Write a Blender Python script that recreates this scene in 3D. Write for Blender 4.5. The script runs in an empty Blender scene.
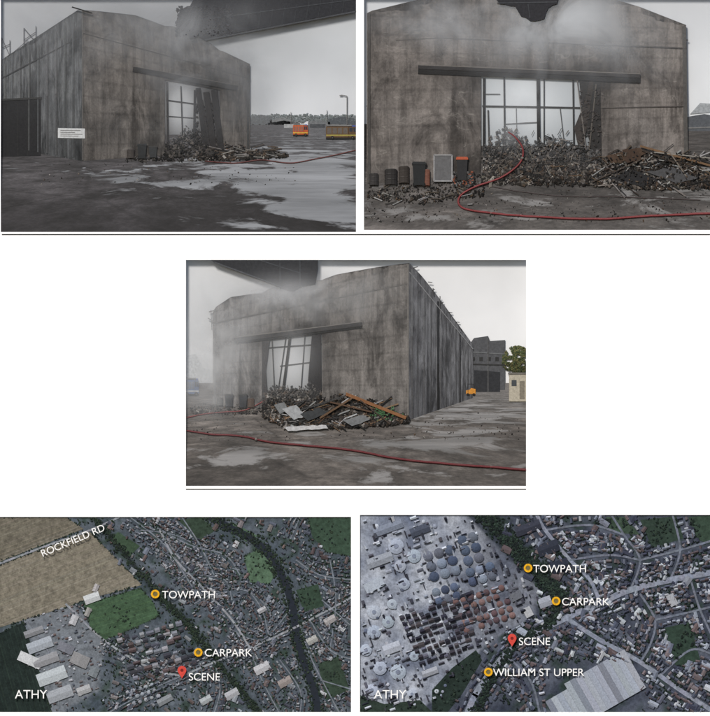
import bpy, bmesh, math, random
import numpy as np
from mathutils import Vector, Euler, noise
R=random.Random(7)
S=bpy.context.scene
PX=0.01
DZ=0.0045
ALB=0.9
def lin(v):
    v=max(0,min(255,v))/255.0
    return v/12.92 if v<=0.04045 else ((v+0.055)/1.055)**2.4
def C(r,g=None,b=None):
    if g is None: g=b=r
    return (lin(r)*ALB,lin(g)*ALB,lin(b)*ALB)
def W(x,y,d): return ((x-355)*PX, d*DZ, (358-y)*PX)
def nz(x,y,s,o=0.0): return noise.noise(Vector((x*s+o,y*s-o,o*1.7)))
def sm(a,b,t):
    t=max(0,min(1,(t-a)/(b-a))) if a!=b else 0
    return t*t*(3-2*t)
def gs(x,y,cx,cy,rx,ry): return math.exp(-(((x-cx)/rx)**2+((y-cy)/ry)**2))
def mul(c,k): return (c[0]*k,c[1]*k,c[2]*k)
def lp(a,b,t): return tuple(a[i]*(1-t)+b[i]*t for i in range(3))
def jit(c,a=0.2):
    k=1+R.uniform(-a,a); return (c[0]*k*(1+R.uniform(-.04,.04)),c[1]*k,c[2]*k*(1+R.uniform(-.04,.04)))

# ---------------- materials
def base_mat(name):
    m=bpy.data.materials.new(name); m.use_nodes=True
    nt=m.node_tree; nt.nodes.clear()
    out=nt.nodes.new('ShaderNodeOutputMaterial')
    b=nt.nodes.new('ShaderNodeBsdfPrincipled')
    nt.links.new(b.outputs[0],out.inputs[0])
    return m,nt,b,out
def N(nt,t,**k):
    n=nt.nodes.new(t)
    for a,v in k.items(): setattr(n,a,v)
    return n
def noise_n(nt,vec,scale,sc=(1,1,1),detail=5,rough=.6,dist=0):
    mp=N(nt,'ShaderNodeMapping'); mp.inputs['Scale'].default_value=sc
    nt.links.new(vec,mp.inputs[0])
    n=N(nt,'ShaderNodeTexNoise'); n.inputs['Scale'].default_value=scale
    n.inputs['Detail'].default_value=detail; n.inputs['Roughness'].default_value=rough; n.inputs['Distortion'].default_value=dist
    nt.links.new(mp.outputs[0],n.inputs['Vector'])
    return n.outputs[0]
def rng(nt,sock,a,b,c,d):
    n=N(nt,'ShaderNodeMapRange'); n.interpolation_type='SMOOTHSTEP'
    for i,v in zip((1,2,3,4),(a,b,c,d)): n.inputs[i].default_value=v
    nt.links.new(sock,n.inputs[0]); return n.outputs[0]
def mth(nt,op,a,b):
    n=N(nt,'ShaderNodeMath'); n.operation=op
    for i,s in enumerate((a,b)):
        if isinstance(s,(int,float)): n.inputs[i].default_value=s
        else: nt.links.new(s,n.inputs[i])
    return n.outputs[0]
def mixc(nt,f,a,b,mode='MIX'):
    n=N(nt,'ShaderNodeMix'); n.data_type='RGBA'; n.blend_type=mode
    for i,s in ((0,f),(6,a),(7,b)):
        if isinstance(s,(int,float)): n.inputs[i].default_value=s
        elif isinstance(s,tuple): n.inputs[i].default_value=(*s,1)
        else: nt.links.new(s,n.inputs[i])
    return n.outputs[2]
def scalec(nt,col,f):
    n=N(nt,'ShaderNodeVectorMath'); n.operation='SCALE'
    nt.links.new(col,n.inputs[0]); nt.links.new(f,n.inputs[3]); return n.outputs[0]

def wall_mat(name,lines=0.0,boards=0.0,stain=.52,streak=.72):
    m,nt,b,o=base_mat(name)
    mp=N(nt,'ShaderNodeAttribute',attribute_name='mp').outputs['Vector']
    ti=N(nt,'ShaderNodeAttribute',attribute_name='tint')
    med=rng(nt,noise_n(nt,mp,.8,detail=8,rough=.7,dist=.5),.3,.7,.68,1.32)
    fine=rng(nt,noise_n(nt,mp,7,detail=4,rough=.8),.25,.75,.78,1.22)
    stk=rng(nt,noise_n(nt,mp,1.0,sc=(1.7,1,.16),detail=6,rough=.72,dist=.3),.42,.64,1.1,streak)
    soot=rng(nt,noise_n(nt,mp,.32,sc=(1,1,.8),detail=6,rough=.68,dist=.8),.46,.62,1.08,stain)
    f=mth(nt,'MULTIPLY',mth(nt,'MULTIPLY',soot,med),mth(nt,'MULTIPLY',fine,stk))
    col=scalec(nt,ti.outputs['Color'],f)
    if boards>0:
        w=N(nt,'ShaderNodeTexWave'); w.wave_type='BANDS'; w.bands_direction='Z'; w.inputs['Scale'].default_value=.32
        w.inputs['Distortion'].default_value=.35; w.inputs['Detail'].default_value=2; w.inputs['Detail Scale'].default_value=2
        nt.links.new(mp,w.inputs[0])
        col=scalec(nt,col,rng(nt,w.outputs[1],0,.10,1-boards,1.0))
    if lines>0:
        n1=noise_n(nt,mp,.55,sc=(.5,1,1.9),detail=3,rough=.55,dist=1.2)
        d=mth(nt,'ABSOLUTE',mth(nt,'SUBTRACT',n1,.5),0)
        l=rng(nt,d,0,.014,1,0)
        mk=rng(nt,noise_n(nt,mp,.8,detail=2),.5,.62,0,1)
        col=mixc(nt,mth(nt,'MULTIPLY',mth(nt,'MULTIPLY',l,mk),lines),col,C(160,156,150))
    nt.links.new(col,b.inputs['Base Color'])
    b.inputs['Roughness'].default_value=.95; b.inputs['Specular IOR Level'].default_value=.15
    return m
def ground_mat(name,pud_sky=C(146,149,155),amt=.82):
    m,nt,b,o=base_mat(name)
    mp=N(nt,'ShaderNodeAttribute',attribute_name='mp').outputs['Vector']
    ti=N(nt,'ShaderNodeAttribute',attribute_name='tint')
    big=rng(nt,noise_n(nt,mp,.25,detail=6,rough=.6,dist=.5),.3,.7,.6,1.38)
    med=rng(nt,noise_n(nt,mp,1.3,detail=6,rough=.7),.3,.7,.62,1.38)
    fine=rng(nt,noise_n(nt,mp,8,detail=3,rough=.8),.25,.75,.7,1.3)
    f=mth(nt,'MULTIPLY',mth(nt,'MULTIPLY',big,med),fine)
    col=scalec(nt,ti.outputs['Color'],f)
    br=N(nt,'ShaderNodeTexVoronoi',feature='DISTANCE_TO_EDGE'); br.inputs['Scale'].default_value=.16
    nt.links.new(mp,br.inputs['Vector'])
    col=scalec(nt,col,rng(nt,br.outputs[0],0,.02,.68,1))
    p=mth(nt,'ADD',noise_n(nt,mp,.42,sc=(.8,1,1),detail=8,rough=.66,dist=.5),ti.outputs['Alpha'])
    damp=rng(nt,p,.74,.95,1.08,.55)
    col=scalec(nt,col,damp)
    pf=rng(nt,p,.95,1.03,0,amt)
    sheen_streak=rng(nt,noise_n(nt,mp,.45,sc=(.25,1,1),detail=5,rough=.6),.3,.7,.55,1.25)  # elongated light streaks of wet sheen, varied in colour only
    pc=N(nt,'ShaderNodeVectorMath'); pc.operation='SCALE'; pc.inputs[0].default_value=pud_sky; nt.links.new(sheen_streak,pc.inputs[3])  # puddles: sky reflection painted as a pale base colour
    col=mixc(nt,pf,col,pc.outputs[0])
    nt.links.new(col,b.inputs['Base Color'])
    nt.links.new(rng(nt,pf,0,amt,.6,.2),b.inputs['Roughness']); b.inputs['Specular IOR Level'].default_value=.3
    return m
def tint_mat(name,rough=.8,amt=.25,scale=40):
    m,nt,b,o=base_mat(name)
    ti=N(nt,'ShaderNodeAttribute',attribute_name='tint')
    tc=N(nt,'ShaderNodeTexCoord').outputs['Object']
    f=rng(nt,noise_n(nt,tc,scale,detail=4,rough=.75),.25,.75,1-amt,1+amt)
    nt.links.new(scalec(nt,ti.outputs['Color'],f),b.inputs['Base Color'])
    b.inputs['Roughness'].default_value=rough; b.inputs['Specular IOR Level'].default_value=.2
    return m
def sky_mat():
    m,nt,b,o=base_mat('overcast_sky')
    ti=N(nt,'ShaderNodeAttribute',attribute_name='tint')
    tc=N(nt,'ShaderNodeTexCoord').outputs['Object']
    f=rng(nt,noise_n(nt,tc,.9,detail=4,rough=.5),.25,.75,.9,1.07)
    nt.links.new(scalec(nt,ti.outputs['Color'],f),b.inputs['Base Color'])
    b.inputs['Roughness'].default_value=1; b.inputs['Specular IOR Level'].default_value=0
    return m
def smoke_mat():
    m,nt,b,o=base_mat('smoke')
    nt.nodes.remove(b)
    ti=N(nt,'ShaderNodeAttribute',attribute_name='tint')
    tc=N(nt,'ShaderNodeTexCoord').outputs['Object']
    f=rng(nt,noise_n(nt,tc,1.7,detail=5,rough=.55,dist=.7),.28,.68,.35,1.35)
    a=mth(nt,'MULTIPLY',ti.outputs['Alpha'],f)
    d=N(nt,'ShaderNodeBsdfDiffuse'); nt.links.new(ti.outputs['Color'],d.inputs[0])
    t=N(nt,'ShaderNodeBsdfTransparent'); mx=N(nt,'ShaderNodeMixShader')
    mm=mth(nt,'MINIMUM',a,.97)
    nt.links.new(mm,mx.inputs[0]); nt.links.new(t.outputs[0],mx.inputs[1]); nt.links.new(d.outputs[0],mx.inputs[2])
    nt.links.new(mx.outputs[0],o.inputs[0])
    return m
MW=wall_mat('sooty_concrete',lines=.12,boards=.16)
MW2=wall_mat('stained_concrete',lines=.32,boards=.14)
MS=wall_mat('side_concrete',streak=.66)
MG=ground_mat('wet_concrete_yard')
MGB=ground_mat('damp_concrete_yard',pud_sky=C(150,149,150),amt=.62)
MT=tint_mat('mixed_debris')
MD=tint_mat('painted_metal',rough=.5,amt=.18)
MSK=sky_mat(); MSM=smoke_mat()
MMAP=tint_mat('aerial_surface',rough=1,amt=.38,scale=26)
MROOF=tint_mat('roof_surface',rough=.9,amt=.22,scale=60)

# ---------------- builders
def empty(name):
    e=bpy.data.objects.new(name,None); e.empty_display_size=.1; S.collection.objects.link(e); return e
def finish_bm(bm,name,mat,parent=None,rect=None,mg=1):
    if rect:
        x0,y0,x1,y1=rect
        a=W(x0-mg,y0-mg,0); c=W(x1+mg,y1+mg,0)
        for co,no in (((a[0],0,0),(-1,0,0)),((c[0],0,0),(1,0,0)),((0,0,a[2]),(0,0,1)),((0,0,c[2]),(0,0,-1))):
            bmesh.ops.bisect_plane(bm,geom=bm.verts[:]+bm.edges[:]+bm.faces[:],plane_co=co,plane_no=no,clear_outer=True)
    me=bpy.data.meshes.new(name); bm.to_mesh(me); bm.free()
    me.materials.append(mat)
    ob=bpy.data.objects.new(name,me); S.collection.objects.link(ob)
    if parent: ob.parent=parent
    return ob
class M:
    def __init__(s): s.v=[];s.f=[];s.c=[]
    def add(s,vs,fs,col):
        o=len(s.v); s.v+=[W(*p) for p in vs]; s.f+=[tuple(i+o for i in f) for f in fs]
        s.c+=[(*col,1.0)]*len(vs)
    def box(s,x,y,d,w,h,t,rot=0,col=(.5,.5,.5),eul=None,taper=0,j=0):
        vs=[]
        e=Euler(eul).to_matrix() if eul else None
        cr,sr=math.cos(rot),math.sin(rot)
        for dz in (-.5,.5):
            for (a,b) in ((-.5,-.5),(.5,-.5),(.5,.5),(-.5,.5)):
                k=1-(taper if b>0 else 0)
                p=Vector((a*w*k,b*h,dz*t))
                if j: p+=Vector((R.uniform(-j,j)*w,R.uniform(-j,j)*h,R.uniform(-j,j)*t))
                if e: p=e@p
                vs.append((x+p.x*cr-p.y*sr,y+p.x*sr+p.y*cr,d+p.z))
        s.add(vs,[(0,1,2,3),(7,6,5,4),(0,4,5,1),(1,5,6,2),(2,6,7,3),(3,7,4,0)],col)
    def bar(s,x1,y1,x2,y2,w,d,col,t=None,d2=None):
        t=t or w; d2=d if d2 is None else d2
        L=math.hypot(x2-x1,y2-y1) or 1; nx,ny=-(y2-y1)/L*w/2,(x2-x1)/L*w/2
        vs=[]
        for (x,y,dd) in ((x1,y1,d),(x2,y2,d2)):
            vs+=[(x+nx,y+ny,dd-t/2),(x-nx,y-ny,dd-t/2),(x-nx,y-ny,dd+t/2),(x+nx,y+ny,dd+t/2)]
        s.add(vs,[(0,1,2,3),(7,6,5,4),(0,4,5,1),(1,5,6,2),(2,6,7,3),(3,7,4,0)],col)
    def chip(s,x,y,d,w,col,el=1.6):
        s.box(x,y,d,w*R.uniform(.7,el),w*R.uniform(.35,.9),w*R.uniform(.3,.8)*1.6,rot=R.uniform(-.7,.7),col=col,
              eul=(R.uniform(-.8,.8),R.uniform(-.8,.8),R.uniform(-3,3)),j=.22)
    def prism(s,pts,d0,d1,col):
        n=len(pts)
        s.add([(x,y,d0) for x,y in pts]+[(x,y,d1) for x,y in pts],
              [tuple(range(n)),tuple(range(2*n-1,n-1,-1))]+[(i,(i+1)%n,n+(i+1)%n,n+i) for i in range(n)],col)
    def disc(s,x,y,d0,d1,r,col,n=14,ry=None):
        ry=ry or r
        s.prism([(x+r*math.cos(2*math.pi*i/n),y+ry*math.sin(2*math.pi*i/n)) for i in range(n)],d0,d1,col)
    def dome(s,x,y,d,r,col,h=.4):
        n=14; h*=1.9
        vs=[(x,y,d-h*r-1)]
        ring1=[(x+r*.62*math.cos(2*math.pi*i/n),y+r*.62*math.sin(2*math.pi*i/n),d-h*r*.6-1) for i in range(n)]
        ring2=[(x+r*math.cos(2*math.pi*i/n),y+r*math.sin(2*math.pi*i/n),d-1) for i in range(n)]
        ring3=[(x+r*math.cos(2*math.pi*i/n),y+r*math.sin(2*math.pi*i/n),d+1) for i in range(n)]
        vs+=ring1+ring2+ring3; fs=[]
        for i in range(n):
            j=(i+1)%n
            fs.append((0,1+i,1+j)); fs.append((1+i,1+n+i,1+n+j,1+j)); fs.append((1+n+i,1+2*n+i,1+2*n+j,1+n+j))
        s.add(vs,fs,col)
    def house(s,x,y,d,w,h,rot,col,ht=1.0):
        ht*=2.4
        cr,sr=math.cos(rot),math.sin(rot)
        def T(a,b,z): return (x+a*cr-b*sr,y+a*sr+b*cr,z)
        hw,hh=w/2,h/2
        vs=[T(-hw,-hh,d-ht*.6),T(hw,-hh,d-ht*.6),T(hw,hh,d-ht*.6),T(-hw,hh,d-ht*.6),T(-hw,0,d-ht*1.3),T(hw,0,d-ht*1.3),
            T(-hw,-hh,d+.3),T(hw,-hh,d+.3),T(hw,hh,d+.3),T(-hw,hh,d+.3)]
        fs=[(0,1,5,4),(4,5,2,3),(0,4,3),(1,2,5),(0,6,7,1),(1,7,8,2),(2,8,9,3),(3,9,6,0)]
        s.add(vs,fs,col)
    def fin(s,name,mat=None,parent=None,rect=None):
        me=bpy.data.meshes.new('t'); me.from_pydata(s.v,[],s.f)
        a=me.attributes.new('tint','FLOAT_COLOR','POINT')
        a.data.foreach_set('color',np.array(s.c,dtype=np.float32).ravel())
        bm=bmesh.new(); bm.from_mesh(me); bpy.data.meshes.remove(me)
        bmesh.ops.recalc_face_normals(bm,faces=bm.faces[:])
        return finish_bm(bm,name,mat or MT,parent,rect,mg=.05)
def poly(name,pts,mat,depth,coord,tint,g=8,rect=None,parent=None,gy=None):
    bm=bmesh.new()
    parts=pts if isinstance(pts[0],list) else [pts]
    for P in parts:
        bm.faces.new([bm.verts.new((x,y,0)) for x,y in P])
    bmesh.ops.triangulate(bm,faces=bm.faces[:],ngon_method='EAR_CLIP')
    allp=[p for P in parts for p in P]
    xs=[p[0] for p in allp]; ys=[p[1] for p in allp]
    x=min(xs)+g*.53
    while x<max(xs):
        bmesh.ops.bisect_plane(bm,geom=bm.verts[:]+bm.edges[:]+bm.faces[:],plane_co=(x,0,0),plane_no=(1,0,0)); x+=g
    gy=gy or [min(ys)+g*.53+i*g for i in range(int((max(ys)-min(ys))/g)+1)]
    for y in gy:
        if min(ys)<y<max(ys):
            bmesh.ops.bisect_plane(bm,geom=bm.verts[:]+bm.edges[:]+bm.faces[:],plane_co=(0,y,0),plane_no=(0,1,0))
    lt=bm.verts.layers.float_color.new('tint'); lm=bm.verts.layers.float_vector.new('mp')
    for v in bm.verts:
        x,y=v.co.x,v.co.y
        t=tint(x,y); v[lt]=(*t,1.0) if len(t)==3 else t  # tint holds soot, damp and haze gradients, partly in place of lighting
        v[lm]=Vector(coord(x,y)); v.co=Vector(W(x,y,depth(x,y)))
    for f in bm.faces:
        f.normal_update()
        if f.normal.y>0: f.normal_flip()
    return finish_bm(bm,name,mat,parent,rect)
def doorwall(top,bl,br,xl,yl,xr,yr):
    top=sorted(top,key=lambda p:p[0])
    ty=lambda x: float(np.interp(x,[p[0] for p in top],[p[1] for p in top]))
    by=lambda x: bl[1]+(br[1]-bl[1])*(x-bl[0])/(br[0]-bl[0])
    L=[p for p in top if p[0]<xl-.1]; Mi=[p for p in top if xl+.1<p[0]<xr-.1]; Ri=[p for p in top if p[0]>xr+.1]
    return [L+[(xl,ty(xl)),(xl,by(xl)),bl],[(xl,ty(xl))]+Mi+[(xr,ty(xr)),(xr,yr),(xl,yl)],[(xr,ty(xr))]+Ri+[br,(xr,by(xr))]]
def homog(px,Wm,Hm):
    dst=[(0,Hm),(Wm,Hm),(Wm,0),(0,0)]; A=[];B=[]
    for (x,y),(u,v) in zip(px,dst):
        A.append([x,y,1,0,0,0,-u*x,-u*y]);B.append(u); A.append([0,0,0,x,y,1,-v*x,-v*y]);B.append(v)
    h=np.linalg.solve(np.array(A,float),np.array(B,float))
    def f(x,y):
        w=h[6]*x+h[7]*y+1; return ((h[0]*x+h[1]*y+h[2])/w,0,(h[3]*x+h[4]*y+h[5])/w)
    return f
def rag(pts,step=4,amp=1.6):
    o=[]
    for (a,b),(c,d) in zip(pts[:-1],pts[1:]):
        n=max(1,int(math.hypot(c-a,d-b)/step))
        for i in range(n):
            t=i/n; j=amp if i else amp*.3
            o.append((a+(c-a)*t+R.uniform(-.3,.3)*j,b+(d-b)*t+R.uniform(-j,j)))
    o.append(pts[-1]); return o
def gcoord(yh,cx,f=300,H=2.2,off=0):
    def g(x,y):
        dy=max(y-yh,.8); Y=H*f/dy; return ((x-cx)*Y/f+off,Y,0)
    return g
def gdep(yh,yb):
    return lambda y: 1+15*(1-max(0,min(1.05,(y-yh)/(yb-yh))))
def ground(name,rect,yh,tint,off=0,mat=None):
    x0,y0,x1,y1=rect; gd=gdep(yh,y1); c=gcoord(yh,(x0+x1)/2,off=off)
    gy=[yh+d for d in (1,2,3,4.5,6,8,10,13,16,20,25,30,36,43,50,58,66,75,84,93,102)]
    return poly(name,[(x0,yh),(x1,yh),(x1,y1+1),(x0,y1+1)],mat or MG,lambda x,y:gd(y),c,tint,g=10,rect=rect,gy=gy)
def skyp(rect,yh,tint):
    x0,y0,x1,y1=rect
    return poly('sky',[(x0-1,y0-1),(x1+1,y0-1),(x1+1,yh+12),(x0-1,yh+12)],MSK,lambda x,y:19,lambda x,y:(x,0,y),tint,g=12,rect=rect)
def smoke(rect,d,col,blobs):
    x0,y0,x1,y1=rect
    def t(x,y):
        a=0
        for (cx,cy,rx,ry,k) in blobs: a=1-(1-a)*(1-k*gs(x,y,cx,cy,rx,ry))
        return (*col,a)
    xa=max(x0,min(b[0]-2.4*b[2] for b in blobs)); xb=min(x1,max(b[0]+2.4*b[2] for b in blobs))
    ya=max(y0,min(b[1]-2.4*b[3] for b in blobs)); yb=min(y1,max(b[1]+2.4*b[3] for b in blobs))
    return poly('smoke',[(xa,ya),(xb,ya),(xb,yb),(xa,yb)],MSM,lambda x,y:d+1.2*nz(x,y,.03,3),lambda x,y:(x,0,y),t,g=7,rect=rect)
def catmull(p,n=8):
    q=[p[0]]+list(p)+[p[-1]]; o=[]
    for i in range(1,len(q)-2):
        for k in range(n):
            t=k/n
            o.append(tuple(.5*((2*q[i][a])+(-q[i-1][a]+q[i+1][a])*t+(2*q[i-1][a]-5*q[i][a]+4*q[i+1][a]-q[i+2][a])*t*t+(-q[i-1][a]+3*q[i][a]-3*q[i+1][a]+q[i+2][a])*t**3) for a in range(2)))
    o.append(tuple(p[-1])); return o
def hose(pts,gd,r0,r1,col,rect):
    P=catmull(pts); m=M(); K=8; vs=[];fs=[]
    P=[(x,y+.35*nz(x,y,.11,5)) for x,y in P]; n=len(P)
    for i,(x,y) in enumerate(P):
        a=P[max(0,i-1)]; b=P[min(n-1,i+1)]; L=math.hypot(b[0]-a[0],b[1]-a[1]) or 1
        nx,ny=-(b[1]-a[1])/L,(b[0]-a[0])/L; r=r0+(r1-r0)*i/(n-1)
        for k in range(K):
            t=2*math.pi*k/K
            vs.append((x+nx*r*math.cos(t),y+ny*r*math.cos(t),gd(y)-r*1.4+r*2*math.sin(t)))
    for i in range(n-1):
        for k in range(K): fs.append((i*K+k,i*K+(k+1)%K,(i+1)*K+(k+1)%K,(i+1)*K+k))
    m.add(vs,fs,col)
    for i in range(20,n-3,44):
        x,y=P[i]; x2,y2=P[i+1]; L=math.hypot(x2-x,y2-y) or 1
        m.bar(x,y,x+(x2-x)/L*2.4,y+(y2-y)/L*2.4,r1*2.1,gd(y)-r1*1.6,C(110,104,100))
    o=m.fin('fire_hose',MD,rect=rect)
    for p in o.data.polygons: p.use_smooth=True
    return o
def wheelie(x,yb,d,w,h,col,lid):
    e=empty('wheelie_bin'); m=M(); 
    m.box(x,yb-h*.47,d,w,h*.86,w*.7,col=col,taper=.2); m.fin('body',MD,e)
    m=M(); m.box(x,yb-h*.93,d,w*1.1,h*.08,w*.85,col=lid); m.bar(x-w*.5,yb-h*.99,x+w*.5,yb-h*.99,h*.04,d,lid); m.fin('lid',MD,e)
    m=M(); m.disc(x-w*.36,yb-h*.07,d-w*.3,d-w*.15,h*.08,C(20)); m.disc(x+w*.36,yb-h*.07,d-w*.3,d-w*.15,h*.08,C(20)); m.fin('wheels',MD,e)
    return e
def drum(x,yb,d,w,h,col):
    m=M(); n=12; vs=[];fs=[]
    prof=[(0,.92),(.02,1),(.32,.97),(.35,1.02),(.38,.97),(.64,.97),(.67,1.02),(.7,.97),(.97,1),(1,.92)]
    for (t,r) in prof:
        for k in range(n):
            a=2*math.pi*k/n; vs.append((x+w/2*r*math.cos(a),yb-h*t+w*.12*math.sin(a)*-1,d+w/2*r*math.sin(a)*-1*.8))
    for i in range(len(prof)-1):
        for k in range(n): fs.append((i*n+k,i*n+(k+1)%n,(i+1)*n+(k+1)%n,(i+1)*n+k))
    fs.append(tuple(range((len(prof)-1)*n,len(prof)*n)))
    m.add(vs,fs,col); return m.fin('metal_drum',MD)
def engine(x0,x1,yb,h,d,col,cabright=False,band=C(215,205,90),rect=None):
    e=empty('fire_engine'); w=x1-x0
    X=lambda t: (x0+w*t) if not cabright else (x1-w*t)
    m=M()
    m.prism([(X(.3),yb-h*.12),(X(1),yb-h*.12),(X(1),yb-h*.9),(X(.3),yb-h*.9)],d-1,d+1,col)
    m.fin('body',MD,e,rect)
    m=M(); m.prism([(X(0),yb-h*.12),(X(.29),yb-h*.12),(X(.29),yb-h*.88),(X(.05),yb-h*.88),(X(0),yb-h*.5)],d-1,d+1,mul(col,.85)); m.fin('cab',MD,e,rect)
    m=M(); m.prism([(X(.03),yb-h*.52),(X(.14),yb-h*.52),(X(.14),yb-h*.8),(X(.07),yb-h*.8)],d-1.3,d-1,C(45,50,60))
    m.prism([(X(.17),yb-h*.52),(X(.27),yb-h*.52),(X(.27),yb-h*.8),(X(.17),yb-h*.8)],d-1.3,d-1,C(45,50,60)); m.fin('windows',MD,e,rect)
    m=M()
    for a in (.33,.5,.66,.83): m.prism([(X(a),yb-h*.38),(X(a+.13),yb-h*.38),(X(a+.13),yb-h*.8),(X(a),yb-h*.8)],d-1.25,d-1,mul(lp(col,C(120),.5),.7))
    m.fin('lockers',MD,e,rect)
    m=M(); m.box((x0+x1)/2,yb-h*.27,d-1.2,w*.98,h*.07,.4,col=band); m.fin('reflective_band',MD,e,rect)
    m=M(); m.bar(X(.2),yb-h*.98,X(.98),yb-h*1.0,h*.06,d,C(130))
    m.box(X(.13),yb-h*.93,d,w*.12,h*.08,1,col=C(60,80,150)); m.fin('ladder',MD,e,rect)
    m=M()
    for a in (.17,.8): m.disc(X(a),yb-h*.1,d-1.5,d-.9,h*.11,C(22)); m.disc(X(a),yb-h*.1,d-1.6,d-1.5,h*.05,C(70))
    m.bar(x0,yb-h*.05,x1,yb-h*.05,h*.12,d+.5,C(34)); m.fin('wheels',MD,e,rect)
def heap(m,n,xr,top,bot,dep,cols,s=(1,3.2),el=1.8,haze=None):
    for _ in range(n):
        x=R.uniform(*xr); a=top(x)+4*nz(x,1,.13,4); b=bot(x)
        if b<=a: continue
        t=R.random()**.8; y=a+(b-a)*t
        w=(s[0]+(s[1]-s[0])*R.random()**2.2)*(.7+.5*t); c=jit(R.choice(cols),.35)
        c=mul(c,max(.3,.78+.9*nz(x,y,.09,6)))
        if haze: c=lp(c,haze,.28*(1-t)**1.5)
        m.chip(x,y,dep(x,y),w,c,el)
def interp(pts):
    xs=[p[0] for p in pts]; ys=[p[1] for p in pts]
    return lambda x: float(np.interp(x,xs,ys))
RUB=[C(50,47,45),C(72,67,63),C(36,34,34),C(98,92,86),C(60,53,48),C(128,124,120),C(28,27,27),C(82,68,56),C(42,40,39),C(32,30,30),C(38,36,35)]
DRK=[C(38),C(52,50,49),C(68,65,63),C(30),C(85,81,78)]

# =====================================================  PAGE
P1=(1,-4,356,232); P2=(364,-4,714,230); P3=(186,260,526,486); P4=(-4,517,351,712); P5=(360,515,714,712)
def page():
    xs=sorted({-40,750,*[r[0] for r in (P1,P2,P3,P4,P5)],*[r[2] for r in (P1,P2,P3,P4,P5)]})
    ys=sorted({-40,756,*[r[1] for r in (P1,P2,P3,P4,P5)],*[r[3] for r in (P1,P2,P3,P4,P5)]})
    bm=bmesh.new(); V={}
    def g(i,j):
        if (i,j) not in V: V[i,j]=bm.verts.new(W(xs[i],ys[j],0))
        return V[i,j]
    for i in range(len(xs)-1):
        for j in range(len(ys)-1):
            cx=(xs[i]+xs[i+1])/2; cy=(ys[j]+ys[j+1])/2
            if any(r[0]<cx<r[2] and r[1]<cy<r[3] for r in (P1,P2,P3,P4,P5)): continue
            bm.faces.new((g(i,j),g(i,j+1),g(i+1,j+1),g(i+1,j)))
    for f in bm.faces:
        f.normal_update()
        if f.normal.y>0: f.normal_flip()
    m,nt,b,o=base_mat('white_paper')
    tc=N(nt,'ShaderNodeTexCoord').outputs['Object']
    col=mixc(nt,noise_n(nt,tc,3),(.93,.93,.93),(.95,.95,.95))
    nt.links.new(col,b.inputs['Base Color']); b.inputs['Roughness'].default_value=1; b.inputs['Specular IOR Level'].default_value=0
    ob=finish_bm(bm,'display_board',m)
    so=ob.modifiers.new('s','SOLIDIFY'); so.thickness=.004; so.offset=-1
page()
m=M(); m.box(356,234.6,-.1,708,1.1,.3,col=C(25)); m.fin('ruled_line',MD)
m=M(); m.box(356,489.3,-.1,340,1.1,.3,col=C(25)); m.fin('ruled_line',MD)

# =====================================================  PHOTO 1
r=P1; yh=125; gd=gdep(yh,232)
def sk(x,y):
    b=lp(C(176,179,184),C(194,198,203),sm(40,300,x))
    b=lp(b,C(206,209,214),sm(50,120,y)*.8*sm(240,300,x))
    return mul(b,1-.18*gs(x,y,190,20,110,40))
skyp(r,yh,sk)
def g1(x,y):
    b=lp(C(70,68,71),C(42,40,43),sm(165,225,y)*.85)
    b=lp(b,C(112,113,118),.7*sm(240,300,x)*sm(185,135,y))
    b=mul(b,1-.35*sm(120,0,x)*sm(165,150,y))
    p=.14*gs(x,y,290,162,85,16)+.21*gs(x,y,300,195,66,36)+.14*gs(x,y,170,180,120,10)-.10*gs(x,y,40,210,80,40)
    return (*b,.375+p)
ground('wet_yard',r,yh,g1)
wh=empty('burnt_warehouse')
m=M()
for (a,b,t,c) in ((250,272,116,C(92,95,98)),(270,292,119,C(120,122,124)),(268,300,122,C(80,82,84)),(308,330,121,C(105,107,110)),(328,357,118,C(78,82,86))):
    m.prism([(a,128),(b,128),(b,t+1),((a+b)/2,t-1.5),(a,t+1)],17,18,c)
    for k in range(3): m.box(a+3+k*(b-a)/3.3,125,16.9,2,2.2,.4,col=C(50))
m.prism([(284,131),(296,131),(296,124),(284,124)],15.6,16.4,C(150,152,154)); m.prism([(310,130),(325,130),(325,124),(310,124)],15.6,16.4,C(70,72,76))
m.fin('distant_building',MT,rect=r)
m=M()
for _ in range(600): 
    x=R.uniform(248,357); m.chip(x,R.uniform(116-3*abs(nz(x,3,.1)),122),18.2,1.8,jit(C(112,118,120),.15))
m.fin('tree_line',MT,rect=r)
m=M(); m.bar(347,96,347,124,.8,15,C(100)); m.bar(347,96,341,95,.7,15,C(100)); m.box(341,95.5,15,3,1,1,col=C(120)); m.fin('street_lamp',MD)
m=M(); m.bar(327,110,327,124,.6,15,C(120)); m.bar(291,112,291,124,.6,15,C(120)); m.fin('utility_pole',MD)
engine(293,308,136,12,13,C(176,86,48),True,C(186,160,64))
engine(326,358,139,14,12,C(92,72,52),True,C(158,148,74),rect=r)
hc=homog([(1,62),(80,10),(82,161),(1,147)],26,9)
dep=lambda x,y: float(np.interp(x,[1,82],[gd(147),gd(161)]))
def tl(x,y):
    b=lp(C(78,80,83),C(100,102,104),.5+.5*nz(x,y,.06,2))
    k=1-.38*sm(100,160,y)+.15*gs(x,y,40,60,30,25)
    return mul(b,k)
top=rag([(-2,63),(20,50),(36,42),(50,30),(64,20),(78,10)],4,1.4)
poly('side_wall',top+[(82,11),(82.5,161),(-2,147)],MS,dep,hc,tl,6,r,wh)
m=M()
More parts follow.
